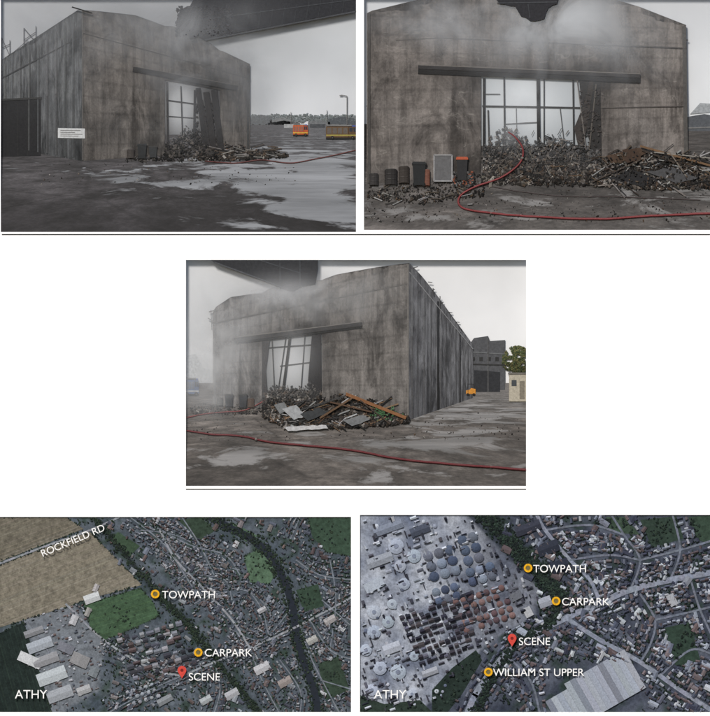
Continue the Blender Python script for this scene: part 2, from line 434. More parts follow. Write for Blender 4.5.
for i,x in enumerate([5,12,20,29,38,47,56,65,73]):
    yt=np.interp(x,[-2,78],[66,14])+3; yb=np.interp(x,[1,82],[147,160]); ym=(yt+yb)/2
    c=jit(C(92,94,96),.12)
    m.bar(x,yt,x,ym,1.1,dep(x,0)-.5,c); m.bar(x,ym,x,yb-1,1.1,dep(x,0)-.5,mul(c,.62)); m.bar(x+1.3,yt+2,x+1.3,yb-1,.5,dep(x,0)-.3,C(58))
m.bar(-2,80,82,36,1.1,dep(40,0)-.8,C(66,67,69))
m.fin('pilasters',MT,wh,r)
fb=interp([(82,161),(250,150)]); depf=lambda x,y: gd(fb(x))
hf=homog([(80,10),(250,65),(250,150),(82,161)],24,9)
def tf(x,y):
    b=lp(C(84,81,79),C(102,98,95),.5+.5*nz(x,y,.05,5))
    k=1-.6*gs(x,y,200,88,50,22)-.3*gs(x,y,90,150,40,25)-.35*gs(x,y,156,130,12,40)+.12*gs(x,y,120,50,40,30)
    k*=1-.3*sm(215,250,x)
    return mul(b,max(k,.22))
top=rag([(82,10.5),(95,11),(112,14),(135,15),(150,21),(172,26),(184,33),(196,38),(206,40),(214,50),(228,54),(236,60),(250,64)],4,1.8)
poly('front_wall',doorwall(top,(82.5,161),(250,150),165,80,220,90),MW,depf,hf,tf,5,r,wh)
m=M()
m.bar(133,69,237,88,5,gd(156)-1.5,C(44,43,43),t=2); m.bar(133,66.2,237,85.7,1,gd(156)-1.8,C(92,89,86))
m.bar(82,33,250,78,1,gd(156)-.8,C(64,62,60)); m.bar(82.5,12,83,160,1.2,gd(161)-.7,C(90,88,86)); m.bar(248,66,248,150,2,gd(150)-.5,C(52))
m.bar(72,7,92,13,1.3,2,C(45)); 
m.fin('lintel',MT,wh,r)
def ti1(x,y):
    b=lp(C(76,76,78),C(178,181,185),min(1,gs(x,y,181,106,15,26)*1.3))  # flat backdrop: bright smoke behind the door painted into its colour
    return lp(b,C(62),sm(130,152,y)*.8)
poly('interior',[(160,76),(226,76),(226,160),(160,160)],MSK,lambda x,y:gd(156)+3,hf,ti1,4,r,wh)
m=M()
for (x1,y1,x2,y2,w) in ((167,82,168,152,2),(181,86,183,150,1.2),(195,90,194,148,2.2),(166,100,196,104,1),(166,116,194,118,.7),(198,88,206,150,5),(206,92,214,150,6),(214,90,221,150,6),(201,100,209,150,4)):
    m.bar(x1,y1,x2,y2,w,gd(156)+1.2,jit(C(44,43,44),.2))
for _ in range(120): m.chip(R.uniform(196,219),R.uniform(94,150),gd(156)+.3,2,jit(C(46,44,44),.5))
m.fin('steel_frame',MT,wh,r)
m=M()
heap(m,700,(165,220),interp([(163,148),(172,138),(186,126),(200,128),(222,140)]),lambda x:157,lambda x,y:gd(156)+.8-(y-120)*.05,DRK,(.8,2.6))
m.fin('rubble_inside',MT,wh,r)
m=M()
for (a,b,c,d) in ((2,38,2,60),(2,38,10,56),(10,40,10,56),(2,48,10,44),(24,28,24,50),(24,28,36,42),(36,26,36,42),(24,40,36,32),(14,52,28,40)): m.bar(a,b,c,d,.7,15,C(92,92,96))
m.fin('steel_lattice',MT,wh,r)
m=M(); m.prism([(-2,101),(41,99),(41,156),(-2,157)],gd(158),gd(150),C(36,36,38)); m.bar(-2,100,42,98,2,gd(160),C(52))
for x in (8,18,28): m.bar(x,104,x,156,.6,gd(158)-.2,C(44))
m.fin('gatehouse',MT,None,r)
m=M(); m.prism([(58,128),(85,128.5),(85,138.5),(58,138)],gd(163)-1.5,gd(163)-.8,C(190,192,194))
for y in (130.3,132.2,134.1,136): m.bar(60.5,y,83-R.uniform(0,8),y+.2,.6,gd(163)-1.7,C(110),t=.3)
m.fin('wall_sign',MD)
m=M()
pts=rag([(176,22),(180,10),(190,6),(196,-4)],3,1)+[(358,-4),(358,12),(320,17),(280,25),(240,32),(206,41)]+rag([(198,36),(190,39),(186,31),(176,24)],3,1)[:-1]
m.prism(pts,0,6,C(46,47,51))
m.bar(205,40,358,11,1.4,-.3,C(70,72,76)); m.bar(200,20,358,-1,1,-.3,C(62,64,68))
for k in range(12): 
    x=210+k*12; m.bar(x,38-k*2.2,x+3,18-k*2,.7,-.4,C(56,58,62))
for _ in range(420):
    x=R.uniform(176,232); m.chip(x,R.uniform(6,36),-.1,1.8,jit(C(52,52,56),.35))
m.fin('overhead_gantry',MT,None,r)
m=M()
heap(m,1000,(198,288),interp([(198,150),(215,144),(232,144),(262,150),(292,154)]),interp([(198,160),(240,160),(292,156)]),lambda x,y:gd(y)-1.5,RUB,(.7,2.4))
for _ in range(40):
    x=R.uniform(205,278); y=R.uniform(146,157); a=R.uniform(-.4,.4); L=R.uniform(6,14)
    m.bar(x,y,x+L*math.cos(a),y+L*math.sin(a),R.uniform(.5,1.1),gd(y)-3,jit(R.choice([C(40),C(75,66,58),C(110,108,106)]),.3))
heap(m,200,(125,200),lambda x:155,lambda x:161+2*nz(x,0,.1),lambda x,y:gd(y)-1,DRK,(.6,2.2))
heap(m,140,(40,300),lambda x:160,lambda x:185,lambda x,y:gd(y)-.3,RUB,(.4,1.2))
m.fin('rubble_pile',MT,None,r)
wheelie(142,159,gd(161)-1.5,9,15,C(34,36,38),C(42,44,46)); wheelie(153,158,gd(160)-1.5,8,12,C(46,48,50),C(54)); drum(131,159,gd(161)-1.5,8,9,C(56,52,50))
hose([(205,161),(235,163),(262,160),(290,163),(320,158),(357,150)],gd,.6,.6,C(92,56,55),r)
smoke(r,2.5,C(160,163,168),[(205,50,52,26,.46),(176,84,26,18,.28),(110,18,80,28,.28),(150,128,70,20,.06),(248,96,30,34,.24),(40,60,60,50,.12),(186,112,12,20,.2)])
smoke(r,-1.5,C(166,169,174),[(190,28,28,22,.46),(150,32,60,24,.22),(240,20,40,20,.16)])

# =====================================================  PHOTO 2
r=P2; yh=124; gd=gdep(yh,230)
skyp(r,yh+24,lambda x,y: mul(lp(C(204,207,212),C(216,219,223),sm(0,110,y)),1-.1*gs(x,y,540,0,120,40)))
def g2(x,y):
    b=lp(C(98,94,92),C(76,72,71),.5+.5*nz(x,y,.04,1)); b=mul(b,1-.3*sm(190,170,y))
    p=.13*gs(x,y,600,203,110,12)+.13*gs(x,y,420,218,70,8)
    return (*b,.36+p)
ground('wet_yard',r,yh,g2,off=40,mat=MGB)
wh=empty('burnt_warehouse')
fb=interp([(366,184),(686,160)]); depf=lambda x,y: gd(fb(x))
hf=homog([(368,12),(686,27),(686,160),(368,184)],22,9)
def tf(x,y):
    b=lp(C(98,94,92),C(118,112,108),.5+.5*nz(x,y,.03,8))
    k=1-.5*gs(x,y,540,76,110,24)-.42*gs(x,y,606,130,16,50)-.4*gs(x,y,474,130,14,60)-.25*gs(x,y,530,20,60,26)-.3*sm(150,185,y)+.1*gs(x,y,650,110,30,40)
    k*=1-.2*sm(390,366,x)
    return mul(b,max(k,.25))
top=rag([(367,13),(372,11),(384,12),(396,10),(413,10.5)],4,1)+rag([(414,5),(424,5),(431,3)],3,1)+[(433,-4)]+[(604,-4)]+rag([(606,3),(618,4),(632,6),(640,7)],4,1.2)+rag([(642,14),(654,17),(656,21),(668,22),(686,25)],4,1.2)
poly('front_wall',doorwall(top,(367,184),(687,160),481,76,600,79),MW2,depf,hf,tf,5,r,wh)
m=M(); wd=gd(174)
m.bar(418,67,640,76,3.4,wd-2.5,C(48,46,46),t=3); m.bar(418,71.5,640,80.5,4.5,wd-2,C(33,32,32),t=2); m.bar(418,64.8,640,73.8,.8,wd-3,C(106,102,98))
m.bar(440,38,686,48,1.1,wd-.8,C(76,72,70)); m.bar(368,42,440,38,1,wd-.6,C(76,73,70)); m.bar(366,106,480,108,.8,wd+.3,C(80,76,73)); m.bar(601,108,686,106,.9,wd,C(80,76,74))
m.bar(684,26,686,160,4,gd(161)-.6,C(78,76,74)); m.bar(369,13,369,183,2.4,gd(184)-.6,C(70,68,66))
m.fin('lintel',MT,wh,r)
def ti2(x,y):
    b=lp(C(152,158,163),C(208,213,218),min(1,1.1*gs(x,y,525,104,44,34)))  # pale smoke glow and dark margins are painted on this backdrop
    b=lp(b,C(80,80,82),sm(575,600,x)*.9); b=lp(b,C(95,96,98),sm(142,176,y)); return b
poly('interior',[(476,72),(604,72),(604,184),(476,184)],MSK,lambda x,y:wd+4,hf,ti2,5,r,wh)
m=M()
for (x1,y1,x2,y2,w,c) in ((504,77,505,165,1.5,48),(538,77,539,168,3.4,36),(544,78,544,166,1.1,34),(573,79,574,160,1.6,46),(482,106,600,108,1.4,52),(483,94,500,94,.7,90),(505,124,540,122,.7,90),
     (484,78,484,172,2.6,36),(488,110,490,172,1.4,60),(560,108,566,160,.8,70),(516,106,517,150,.6,110)):
    m.bar(x1,y1,x2,y2,w,wd+1.5,C(c))
m.prism([(579,80),(600,80),(602,176),(588,176),(592,150),(583,120)],wd-.2,wd+1,C(46,45,45))
m.prism([(574,128),(584,104),(590,80),(594,80),(588,120),(581,160)],wd-.8,wd-.2,C(58,54,52))
m.bar(577,80,586,150,1,wd-1,C(102,98,95)); m.bar(596,84,588,160,1.3,wd-1,C(84,80,76))
for _ in range(90): m.chip(R.uniform(580,600),R.uniform(90,160),wd-1,2.2,jit(C(54,51,50),.4))
m.fin('steel_frame',MT,wh,r)
m=M()
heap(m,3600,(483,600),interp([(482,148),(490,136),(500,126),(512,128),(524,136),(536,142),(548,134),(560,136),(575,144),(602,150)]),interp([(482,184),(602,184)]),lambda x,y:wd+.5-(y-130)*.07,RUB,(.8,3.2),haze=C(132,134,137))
for _ in range(80):
    x=R.uniform(488,585); y=R.uniform(134,180); a=R.uniform(-1.4,1.4); L=R.uniform(4,13)
    m.bar(x,y,x+L*math.cos(a),y+L*math.sin(a),R.uniform(.5,1.1),wd-(y-130)*.07-1,jit(R.choice([C(35),C(90,85,80),C(106,102,98),C(76,62,50),C(28)]),.3))
m.fin('rubble_inside',MT,wh,r)
m=M(); pts=rag([(494,-4),(500,4),(515,6),(521,16),(530,21),(544,19),(548,8),(557,4),(560,-4)],4,1.2)
m.prism(pts,0,5,C(46,46,50)); m.bar(497,3,557,2,1,-.3,C(66,68,72)); m.bar(528,4,530,18,1.2,-.3,C(60,62,66))
m.fin('overhead_gantry',MT,None,r)
m=M()
m.prism([(686,150),(716,150),(716,116),(704,114),(686,117)],15,17,C(80,83,88)); m.bar(686,128,716,127,1.2,14.9,C(110)); m.prism([(690,114),(716,112),(716,104),(700,103)],17.2,18,C(146,150,154))
for k in range(3): m.box(691+k*8,138,14.9,4,7,.4,col=C(48,51,55))
m.fin('distant_building',MT,None,r)
m=M(); m.bar(686,40,686.8,158,1,10,C(60)); m.bar(683,40,688,40,1.2,10,C(60)); m.fin('drainpipe',MT,wh,r)
m=M()
heap(m,2500,(586,716),interp([(586,172),(600,160),(620,152),(640,150),(680,158),(716,174)]),interp([(586,184),(640,189),(716,187)]),lambda x,y:gd(y)-3,RUB,(.8,3.2))
for _ in range(130):
    x=R.uniform(586,705); y=R.uniform(154,186); a=R.uniform(-.8,.9); L=R.uniform(5,20)
    m.bar(x,y,x+L*math.cos(a),y+L*math.sin(a),R.uniform(.5,1.5),gd(y)-5,jit(R.choice([C(40),C(28),C(80,68,56),C(104,100,98),C(54),C(136),C(48,40,36)]),.3),t=1)
heap(m,800,(368,484),interp([(368,187),(400,183),(484,174)]),interp([(368,198),(420,204),(484,196)]),lambda x,y:gd(y)-1.5,RUB,(.5,2.1))
heap(m,600,(366,716),lambda x:184,lambda x:222,lambda x,y:gd(y)-.4,RUB,(.4,1.5))
for _ in range(24):
    x=R.uniform(372,470); y=R.uniform(184,205); a=R.uniform(-.5,.5); L=R.uniform(4,12)
    m.bar(x,y,x+L*math.cos(a),y+L*math.sin(a),R.uniform(.5,1.1),gd(y)-3,jit(R.choice([C(40),C(130),C(80,72,64)]),.3))
m.fin('rubble_pile',MT,None,r)
m=M()
m.prism(rag([(606,156),(626,150),(640,148),(646,153),(630,160),(612,163)],4,.7),gd(178)-4,gd(178)-3,C(70,56,46)); m.prism(rag([(606,178),(632,170),(660,180),(640,186)],4,.7),gd(184)-5,gd(184)-4,C(38,38,40))
m.bar(640,146,712,166,2,gd(180)-5,C(104,82,62)); m.bar(652,152,710,158,1.1,gd(180)-5.5,C(130,126,120)); m.bar(642,150,700,172,1.7,gd(180)-5.8,C(56,49,44)); m.prism(rag([(646,172),(672,167),(698,178),(676,183)],4,.8),gd(186)-6,gd(186)-5.2,C(70,70,72))
m.prism(rag([(622,150),(636,148),(642,160),(626,163)],3,.7),gd(186)-6,gd(186)-5.4,C(62,49,41)); m.bar(592,182,640,160,1.2,gd(186)-6.5,C(66,59,54)); m.bar(668,150,686,176,1.1,gd(186)-6.5,C(110,102,94))
for _ in range(200): m.chip(R.uniform(606,700),R.uniform(152,186),gd(186)-7,1.6,jit(R.choice(RUB),.3))
m.fin('timber_planks',MT,None,r)
drum(391,186,gd(187)-2,13,16,C(40,38,38)); drum(404,184,gd(187)-2,11,17,C(52,47,44)); drum(374,186,gd(188)-2,9,12,C(48,46,46))
wheelie(419,186,gd(188)-2.5,13,24,C(32,34,36),C(38,40,42)); wheelie(462,181,gd(186)-2.5,11,24,C(40,40,42),C(160,80,56)); drum(427,186,gd(188)-4,6,16,C(104,68,56))
e=empty('scrap_cabinet'); m=M(); m.box(443,168,gd(186)-2.5,19,27,4,col=C(92,92,94)); m.fin('body',MD,e)
m=M()
for q in ((434,155,452,155),(434,181,452,181),(434,155,434,181),(452,155,452,181)): m.bar(*q,1.1,gd(186)-5,C(150,150,152))
m.fin('door_frame',MD,e)
m=M()
for _ in range(150): x=R.uniform(453,474); m.chip(x,R.uniform(172,186),gd(186)-4,1.8,jit(R.choice([C(60),C(130,78,60),C(100),C(50),C(38)]),.3))
m.fin('scrap_pile',MT,None,r)
hose([(508,132),(516,138),(523,150),(519,164),(500,178),(472,188),(459,198),(463,208),(490,213),(540,217),(600,219),(650,216),(716,213)],lambda y:min(gd(y),wd-4),.8,1.2,C(118,54,56),r)
hose([(470,182),(510,190),(560,196),(620,197),(700,200)],gd,.4,.5,C(66,58,58),r)
smoke(r,2.5,C(200,204,210),[(524,98,46,22,.18),(545,26,84,34,.42),(440,20,60,26,.24),(600,50,60,36,.16),(575,8,40,24,.34),(508,132,14,12,.25)])

# =====================================================  PHOTO 3
r=P3; yh=383; gd=gdep(yh,486)
skyp(r,yh,lambda x,y: mul(lp(C(210,212,215),C(224,225,227),sm(186,480,x)),1-.05*gs(x,y,260,300,60,60)))
def g3(x,y):
    b=lp(C(110,104,100),C(88,83,80),.5+.5*nz(x,y,.05,4)); b=lp(b,C(140,138,137),.5*sm(430,395,y)*sm(400,470,x))
    b=mul(b,1-.22*sm(455,486,y))
    p=.15*gs(x,y,470,415,60,16)+.15*gs(x,y,240,455,60,12)+.15*gs(x,y,440,440,60,12)
    return (*b,.38+p)
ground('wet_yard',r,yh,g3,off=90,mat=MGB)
m=M()
m.prism([(468,392),(468,346),(474,338),(488,336),(490,341),(505,340),(505,392)],gd(390),17,C(78,79,82)); m.prism([(474,392),(474,370),(500,372),(500,392)],gd(390)-.4,gd(390),C(46,47,50))
m.bar(468,352,505,354,.8,gd(390)-.5,C(104,106,108)); m.bar(488,340,488,392,.8,gd(390)-.5,C(92)); m.bar(468,364,505,365,1.2,gd(390)-.5,C(52))
for k in range(4): m.box(473+k*8,359,gd(390)-.3,3.5,4,.4,col=C(48))
m.fin('loading_building',MT,None,r)
e=empty('cream_hut')
m=M(); m.box(519,388,gd(402),20,27,4,col=C(168,161,146)); m.fin('walls',MT,e,r)
m=M(); m.box(519,373.5,gd(402)-.6,22,2,5,col=C(104,100,95)); m.fin('roof',MT,e,r)
m=M(); m.box(514,383,gd(402)-2.2,5,6,.5,col=C(66,70,74)); m.box(522,390,gd(402)-2.2,5,18,.5,col=C(120,114,102)); m.fin('openings',MT,e,r)
m=M()
m.bar(515,400,516,366,1.6,16,C(62,52,42)); m.bar(516,378,509,362,.9,16,C(62,52,42)); m.bar(516,376,523,360,.9,16,C(62,52,42))
for _ in range(2200):
    a=R.uniform(0,6.28); q=R.random()**.5; x=517+q*15*math.cos(a)+2*nz(a,q,2); y=360+q*14*math.sin(a)
    if nz(x,y,.25,9)<-.22: continue
    k=.55+.6*sm(374,346,y)+.4*nz(x,y,.3); m.chip(x,y,15+R.uniform(-1.5,1.5),1.1,jit(mul(R.choice([C(84,90,60),C(66,76,52),C(104,100,64)]),k),.3))
m.fin('tree',MT,None,r)
e=empty('forklift_truck'); m=M(); m.prism([(466,394),(475.5,394),(475.5,389),(471,388),(470,389.5),(466,390.5)],gd(396)-1,gd(396)+.5,C(190,128,48)); m.fin('chassis',MD,e)
m=M()
for q in ((467,390,468,384),(474,388,473,384),(467.5,384,473.5,384),(465.2,394,465.2,383)): m.bar(*q,.6,gd(396)-.5,C(50))
m.fin('mast_and_guard',MD,e)
m=M(); m.disc(467.8,394.5,gd(396)-1.6,gd(396)-1,1.4,C(25)); m.disc(473.8,394.5,gd(396)-1.6,gd(396)-1,1.4,C(25)); m.fin('wheels',MD,e)
m=M(); m.prism([(186,396),(186,356),(196,354),(203,368),(214,370),(214,396)],17,18,C(190,193,196)); m.fin('distant_building',MT,None,r)
engine(184,199,396,18,14,C(86,106,140),True,C(180,180,180),rect=r)  # blue truck, assembled from the fire engine parts
wh=empty('burnt_warehouse')
fb=interp([(213,405),(409,420)]); depf=lambda x,y: gd(fb(x))
hf=homog([(214,310),(409,263),(409,420),(214,405)],24,9)
def tf(x,y):
    b=lp(C(98,95,93),C(120,116,113),.5+.5*nz(x,y,.05,15))
    b=lp(b,C(140,140,142),.35*sm(330,214,x))  # smoke haze at the left end, mixed into the wall colour
    k=1-.5*gs(x,y,298,336,54,20)-.38*gs(x,y,328,375,12,40)-.3*gs(x,y,256,375,8,40)-.25*sm(385,420,y)-.12*gs(x,y,395,300,20,60)
    return mul(b,max(k,.25))
top=rag([(213,313),(216,307),(226,303),(231,297),(240,299),(252,294),(264,293),(276,286),(300,284),(320,281),(336,275),(360,272),(380,268),(398,266),(408,263.5)],4,1.7)+[(409,263)]
poly('front_wall',doorwall(top,(213,405),(409,420),262,338,322,331),MW,depf,hf,tf,5,r,wh)
fs_=interp([(409,420),(473,398)]); deps=lambda x,y: gd(fs_(x))
hs=homog([(409,263),(473,345),(473,398),(409,420)],40,9)
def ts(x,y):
    b=lp(C(74,75,79),C(100,101,105),.5+.5*nz(x,y,.1,15)); b=lp(b,C(112,113,116),.3*sm(420,470,x)); return mul(b,1-.3*sm(370,420,y))  # shade of the side face put into its base colour
top=rag([(409,263),(425,280),(440,300),(455,322),(466,336),(473,345)],3,.9)
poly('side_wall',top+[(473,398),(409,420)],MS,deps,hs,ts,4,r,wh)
m=M()
tp=interp([(409,263),(425,281),(440,301),(455,323),(473,345)])
for x,w,c in ((412,1.1,98),(418,.6,66),(424,.7,98),(431,.6,64),(438,1.8,38),(440.5,.7,106),(446,.6,66),(451,.5,98),(456,.5,62),(460,1.2,42),(464,.4,94),(468,.4,64)):
    ym=(tp(x)+fs_(x))/2+R.uniform(-10,10)
    m.bar(x,tp(x)+3,x,ym,w,deps(x,0)-.5,C(c,c+1,c+4)); m.bar(x,ym,x,fs_(x)-.5,w,deps(x,0)-.5,C(c*.8,c*.8,c*.82))
m.bar(409.5,272,473,349,.8,deps(430,0)-.8,C(118,119,122))
for (x,y) in ((413,268),(428,282),(432,290),(441,303),(448,312),(456,322)): m.bar(x,y,x+R.uniform(2,5),y-R.uniform(-1,3),.8,deps(x,y)-1,C(70)); 
m.bar(433,288,434,296,.8,8,C(60)); m.bar(440,296,440,308,.8,8,C(60))
m.bar(209,312,216,310,1.1,11,C(120)); m.bar(208,318,214,322,1,11,C(130)); m.bar(211,310,212,330,.7,11,C(120))
m.fin('pilasters',MT,wh,r)
m=M(); wd=gd(411)
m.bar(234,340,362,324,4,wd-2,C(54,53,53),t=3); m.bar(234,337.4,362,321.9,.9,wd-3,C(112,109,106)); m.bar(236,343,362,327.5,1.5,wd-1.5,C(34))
m.bar(214,323,408,284,1,wd-.8,C(84,82,80)); m.bar(408,265,408,419,1.2,gd(420)-.6,C(112,109,106)); m.bar(215,309,215,405,1.4,gd(405)-.5,C(112))
m.fin('lintel',MT,wh,r)
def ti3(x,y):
    b=lp(C(116,118,120),C(192,194,197),min(1,1.1*gs(x,y,292,362,19,26))); b=lp(b,C(80),sm(388,402,y)); return b  # smoke brightness and the dark foot are put into the sheet's colour
poly('interior',[(257,326),(326,326),(326,414),(257,414)],MSK,lambda x,y:wd+3,hf,ti3,4,r,wh)
m=M()
for (x1,y1,x2,y2,w,c) in ((290,337,283,392,2.6,44),(286,337,278,392,1,56),(305,335,301,392,1,56),(272,338,275,400,1,66),(263,348,322,344,1,66),(280,366,312,362,.8,80)):
    m.bar(x1,y1,x2,y2,w,wd+1.2,C(c))
m.prism([(312,334),(321,332),(321.5,408),(312,408),(308,380)],wd-.2,wd+1,C(46,45,46)); m.prism([(262.5,340),(270,339),(266,370),(268,402),(262.5,404)],wd-.2,wd+1,C(62,61,62))
m.fin('steel_frame',MT,wh,r)
m=M()
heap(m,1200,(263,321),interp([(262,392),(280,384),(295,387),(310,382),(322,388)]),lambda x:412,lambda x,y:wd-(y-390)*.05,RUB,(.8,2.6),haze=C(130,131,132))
m.fin('rubble_inside',MT,wh,r)
m=M()
m.prism([(206,256),(318,256),(318,270),(315,284),(303,286),(292,291),(283,288),(262,279),(238,271),(214,262)],0,6,C(50,51,54))
m.bar(214,262,290,290,1.3,-.3,C(76,78,82)); m.bar(250,257,300,273,1,-.3,C(66,68,72)); m.bar(280,260,280,288,1.2,-.3,C(62,64,68)); m.bar(300,260,300,285,1.2,-.3,C(62,64,68))
m.fin('overhead_gantry',MT,None,r)
m=M()
heap(m,3200,(262,409),interp([(262,404),(275,398),(300,400),(330,396),(350,394),(372,400),(395,411),(409,418)]),interp([(262,416),(290,428),(340,428),(380,425),(409,421)]),lambda x,y:gd(y)-3.5,RUB,(.7,3.0))
for _ in range(110):
    x=R.uniform(268,385); y=R.uniform(402,426); a=R.uniform(-.8,.7); L=R.uniform(5,16)
    m.bar(x,y,x+L*math.cos(a),y+L*math.sin(a),R.uniform(.5,1.4),gd(y)-5,jit(R.choice([C(40),C(30),C(110,90,72),C(136),C(160),C(76,60,48),C(54)]),.25),t=1)
heap(m,300,(190,262),lambda x:404,lambda x:414,lambda x,y:gd(y)-1,RUB,(.6,1.7))
heap(m,320,(190,520),lambda x:412,lambda x:440,lambda x,y:gd(y)-.3,RUB,(.3,1.2))
for _ in range(60): m.chip(R.gauss(383,8),R.gauss(413,3),gd(420)-6.5,1.4,jit(C(66,100,68),.3))
m.fin('rubble_pile',MT,None,r)
m=M()
m.bar(346,394,406,418,3,gd(422)-7,C(124,86,58)); m.bar(346,392.7,406,416.7,.8,gd(422)-8,C(152,114,80)); m.bar(320,418,352,398,1.9,gd(422)-7.4,C(94,74,57)); m.bar(330,402,372,412,1.5,gd(422)-7.4,C(80,62,50))
m.bar(300,410,345,396,1.5,gd(422)-7,C(60)); m.bar(360,400,390,424,1.1,gd(422)-8,C(66,56,49))
m.fin('timber_planks',MT,None,r)
m=M()
m.prism(rag([(282,409),(296,405),(306,416),(294,420)],4,.8),gd(426)-7,gd(426)-6.3,C(150,152,155)); m.prism(rag([(300,414),(320,408),(328,413),(308,421)],4,.8),gd(426)-7.6,gd(426)-7,C(56,58,60))
m.prism(rag([(284,427),(304,425.6),(326,425),(328,428.5),(304,430),(288,431)],4,.5),gd(430)-6,gd(430)-5.4,C(178,178,180)); m.prism(rag([(274,405),(284,402),(289,410),(280,414)],4,.6),gd(426)-6,gd(426)-5.5,C(112,114,116)); m.prism(rag([(342,420),(364,415),(370,420),(352,426)],4,.7),gd(428)-7,gd(428)-6.4,C(108,110,112))
m.fin('roofing_sheets',MT,None,r)
wheelie(229,407,gd(409)-2,8,13,C(54,56,60),C(62)); wheelie(243,408,gd(410)-2,8,14,C(48,50,54),C(60)); drum(251,408,gd(411)-2,7,9,C(74,60,52)); drum(220,406,gd(409)-2,6,8,C(90))
hose([(184,430),(210,434),(240,436),(270,442),(300,445),(350,450),(400,459),(450,464),(490,467),(528,470)],gd,.9,1.3,C(98,45,48),r)
hose([(184,418),(205,414),(225,412),(245,410),(262,402),(268,396)],gd,.7,.6,C(114,56,56),r)
smoke(r,2.5,C(202,204,207),[(222,345,36,50,.38),(292,352,26,26,.18),(280,298,64,22,.38),(205,385,30,24,.38),(350,292,50,28,.16)])
smoke(r,-1.5,C(200,202,206),[(285,292,36,14,.42)])

# =====================================================  MAPS
def inpoly(x,y,P):
    c=False; n=len(P); j=n-1
    for i in range(n):
        if (P[i][1]>y)!=(P[j][1]>y) and x<(P[j][0]-P[i][0])*(y-P[i][1])/(P[j][1]-P[i][1])+P[i][0]: c=not c
        j=i
    return c
def strip(m,pts,w,d,col,n=6):
    P=catmull(pts,n)
    for (a,b),(c,e) in zip(P[:-1],P[1:]):
        L=math.hypot(c-a,e-b) or 1; ux,uy=(c-a)/L*w*.2,(e-b)/L*w*.2
        m.bar(a-ux,b-uy,c+ux,e+uy,w,d+R.uniform(-.02,.02),jit(col,.05),t=.3)
def dist(x,y,P):
    best=1e9
    for (a,b),(c,e) in zip(P[:-1],P[1:]):
        dx,dy=c-a,e-b; t=max(0,min(1,((x-a)*dx+(y-b)*dy)/(dx*dx+dy*dy+1e-9)))
        best=min(best,math.hypot(x-a-t*dx,y-b-t*dy))
    return best
ROOF=[C(104,110,122),C(80,86,98),C(130,134,142),C(68,72,84),C(100,88,88),C(156,160,168),C(82,72,74),C(112,108,110)]
GRN=[C(32,44,38),C(40,54,42),C(26,36,34),C(48,60,48)]
def base_map(rect,fn,par):
    x0,y0,x1,y1=rect
    poly('terrain',[(x0-1,y0-1),(x1+1,y0-1),(x1+1,y1+1),(x0-1,y1+1)],MMAP,lambda x,y:4,lambda x,y:(x,0,y),fn,g=4,rect=rect,parent=par)
def field(m,P,col,d=3.6,stripe=None):
    m.prism(P,d,d+.3,col)
    if stripe:
        ang,sp,c2=stripe; ca,sa=math.cos(ang),math.sin(ang)
        cx=sum(p[0] for p in P)/len(P); cy=sum(p[1] for p in P)/len(P)
        k=-120
        while k<120:
            run=[]
            for t in range(-160,161,3):
                x=cx+t*ca-k*sa; y=cy+t*sa+k*ca
                if inpoly(x,y,P): run.append((x,y))
                elif run: break
            if len(run)>2: m.bar(*run[0],*run[-1],R.uniform(.5,1.3),d-.08,jit(c2,.08),t=.2)
            k+=sp*R.uniform(.7,1.4)
def houses(m,pts,off,sp,size,avoid,d=3.2,ht=1.0):
    P=catmull(pts,6); acc=0
    for (a,b),(c,e) in zip(P[:-1],P[1:]):
        L=math.hypot(c-a,e-b)
        if L<.01: continue
        ang=math.atan2(e-b,c-a); t=0
        while acc+t<L:
            q=(acc+t)/L
            for s in (-1,1):
                if R.random()<.12: continue
                o=off*R.uniform(.85,1.2)*s
                x=a+(c-a)*q-math.sin(ang)*o; y=b+(e-b)*q+math.cos(ang)*o
                if any(f(x,y) for f in avoid): continue
                m.house(x,y,d,size*R.uniform(.8,1.5),size*R.uniform(.6,.85),ang+R.choice([0,0,0,math.pi/2])+R.uniform(-.06,.06),jit(R.choice(ROOF),.22),ht)
            t+=sp*R.uniform(.85,1.25)
        acc=max(0,acc+t-L)
def trees(m,n,fn,s=(1,2.4),d=3.0,cols=GRN):
    k=0;tr=0
    while k<n and tr<n*30:
        tr+=1; p=fn()
        if p is None: continue
        x,y=p; k+=1; w=R.uniform(*s)
        m.chip(x,y,d-R.uniform(0,1.5),w,jit(R.choice(cols),.3),1.2); m.chip(x+w*.3,y+w*.3,d-R.uniform(0,1),w*.7,jit(R.choice(cols),.3),1.2)
def label(txt,x,y,size,par,rot=0,d=-5,col=None):
    cu=bpy.data.curves.new('label','FONT'); cu.body=txt; cu.size=size*PX; cu.extrude=.002
    ob=bpy.data.objects.new('label_'+txt.lower().replace(' ','_'),cu); S.collection.objects.link(ob)
    ob.location=W(x,y,d); ob.rotation_euler=(math.pi/2,-rot,0)
    mm=bpy.data.materials.get('white_lettering')
    if not mm:
        mm,nt,b,o=base_mat('white_lettering'); b.inputs['Base Color'].default_value=(.84,.84,.84,1); b.inputs['Roughness'].default_value=.9
    cu.materials.append(mm); ob.parent=par
def ring(x,y,par):
    m=M(); n=20
    for i in range(n):
        a=2*math.pi*i/n; b=2*math.pi*(i+1)/n
        m.bar(x+3.3*math.cos(a),y+3.3*math.sin(a),x+3.3*math.cos(b),y+3.3*math.sin(b),2.1,-4.5,C(238,178,24),t=1)
    m.disc(x,y,-4,-3.4,2.4,C(110,100,60)); m.fin('marker_ring',MD,par)
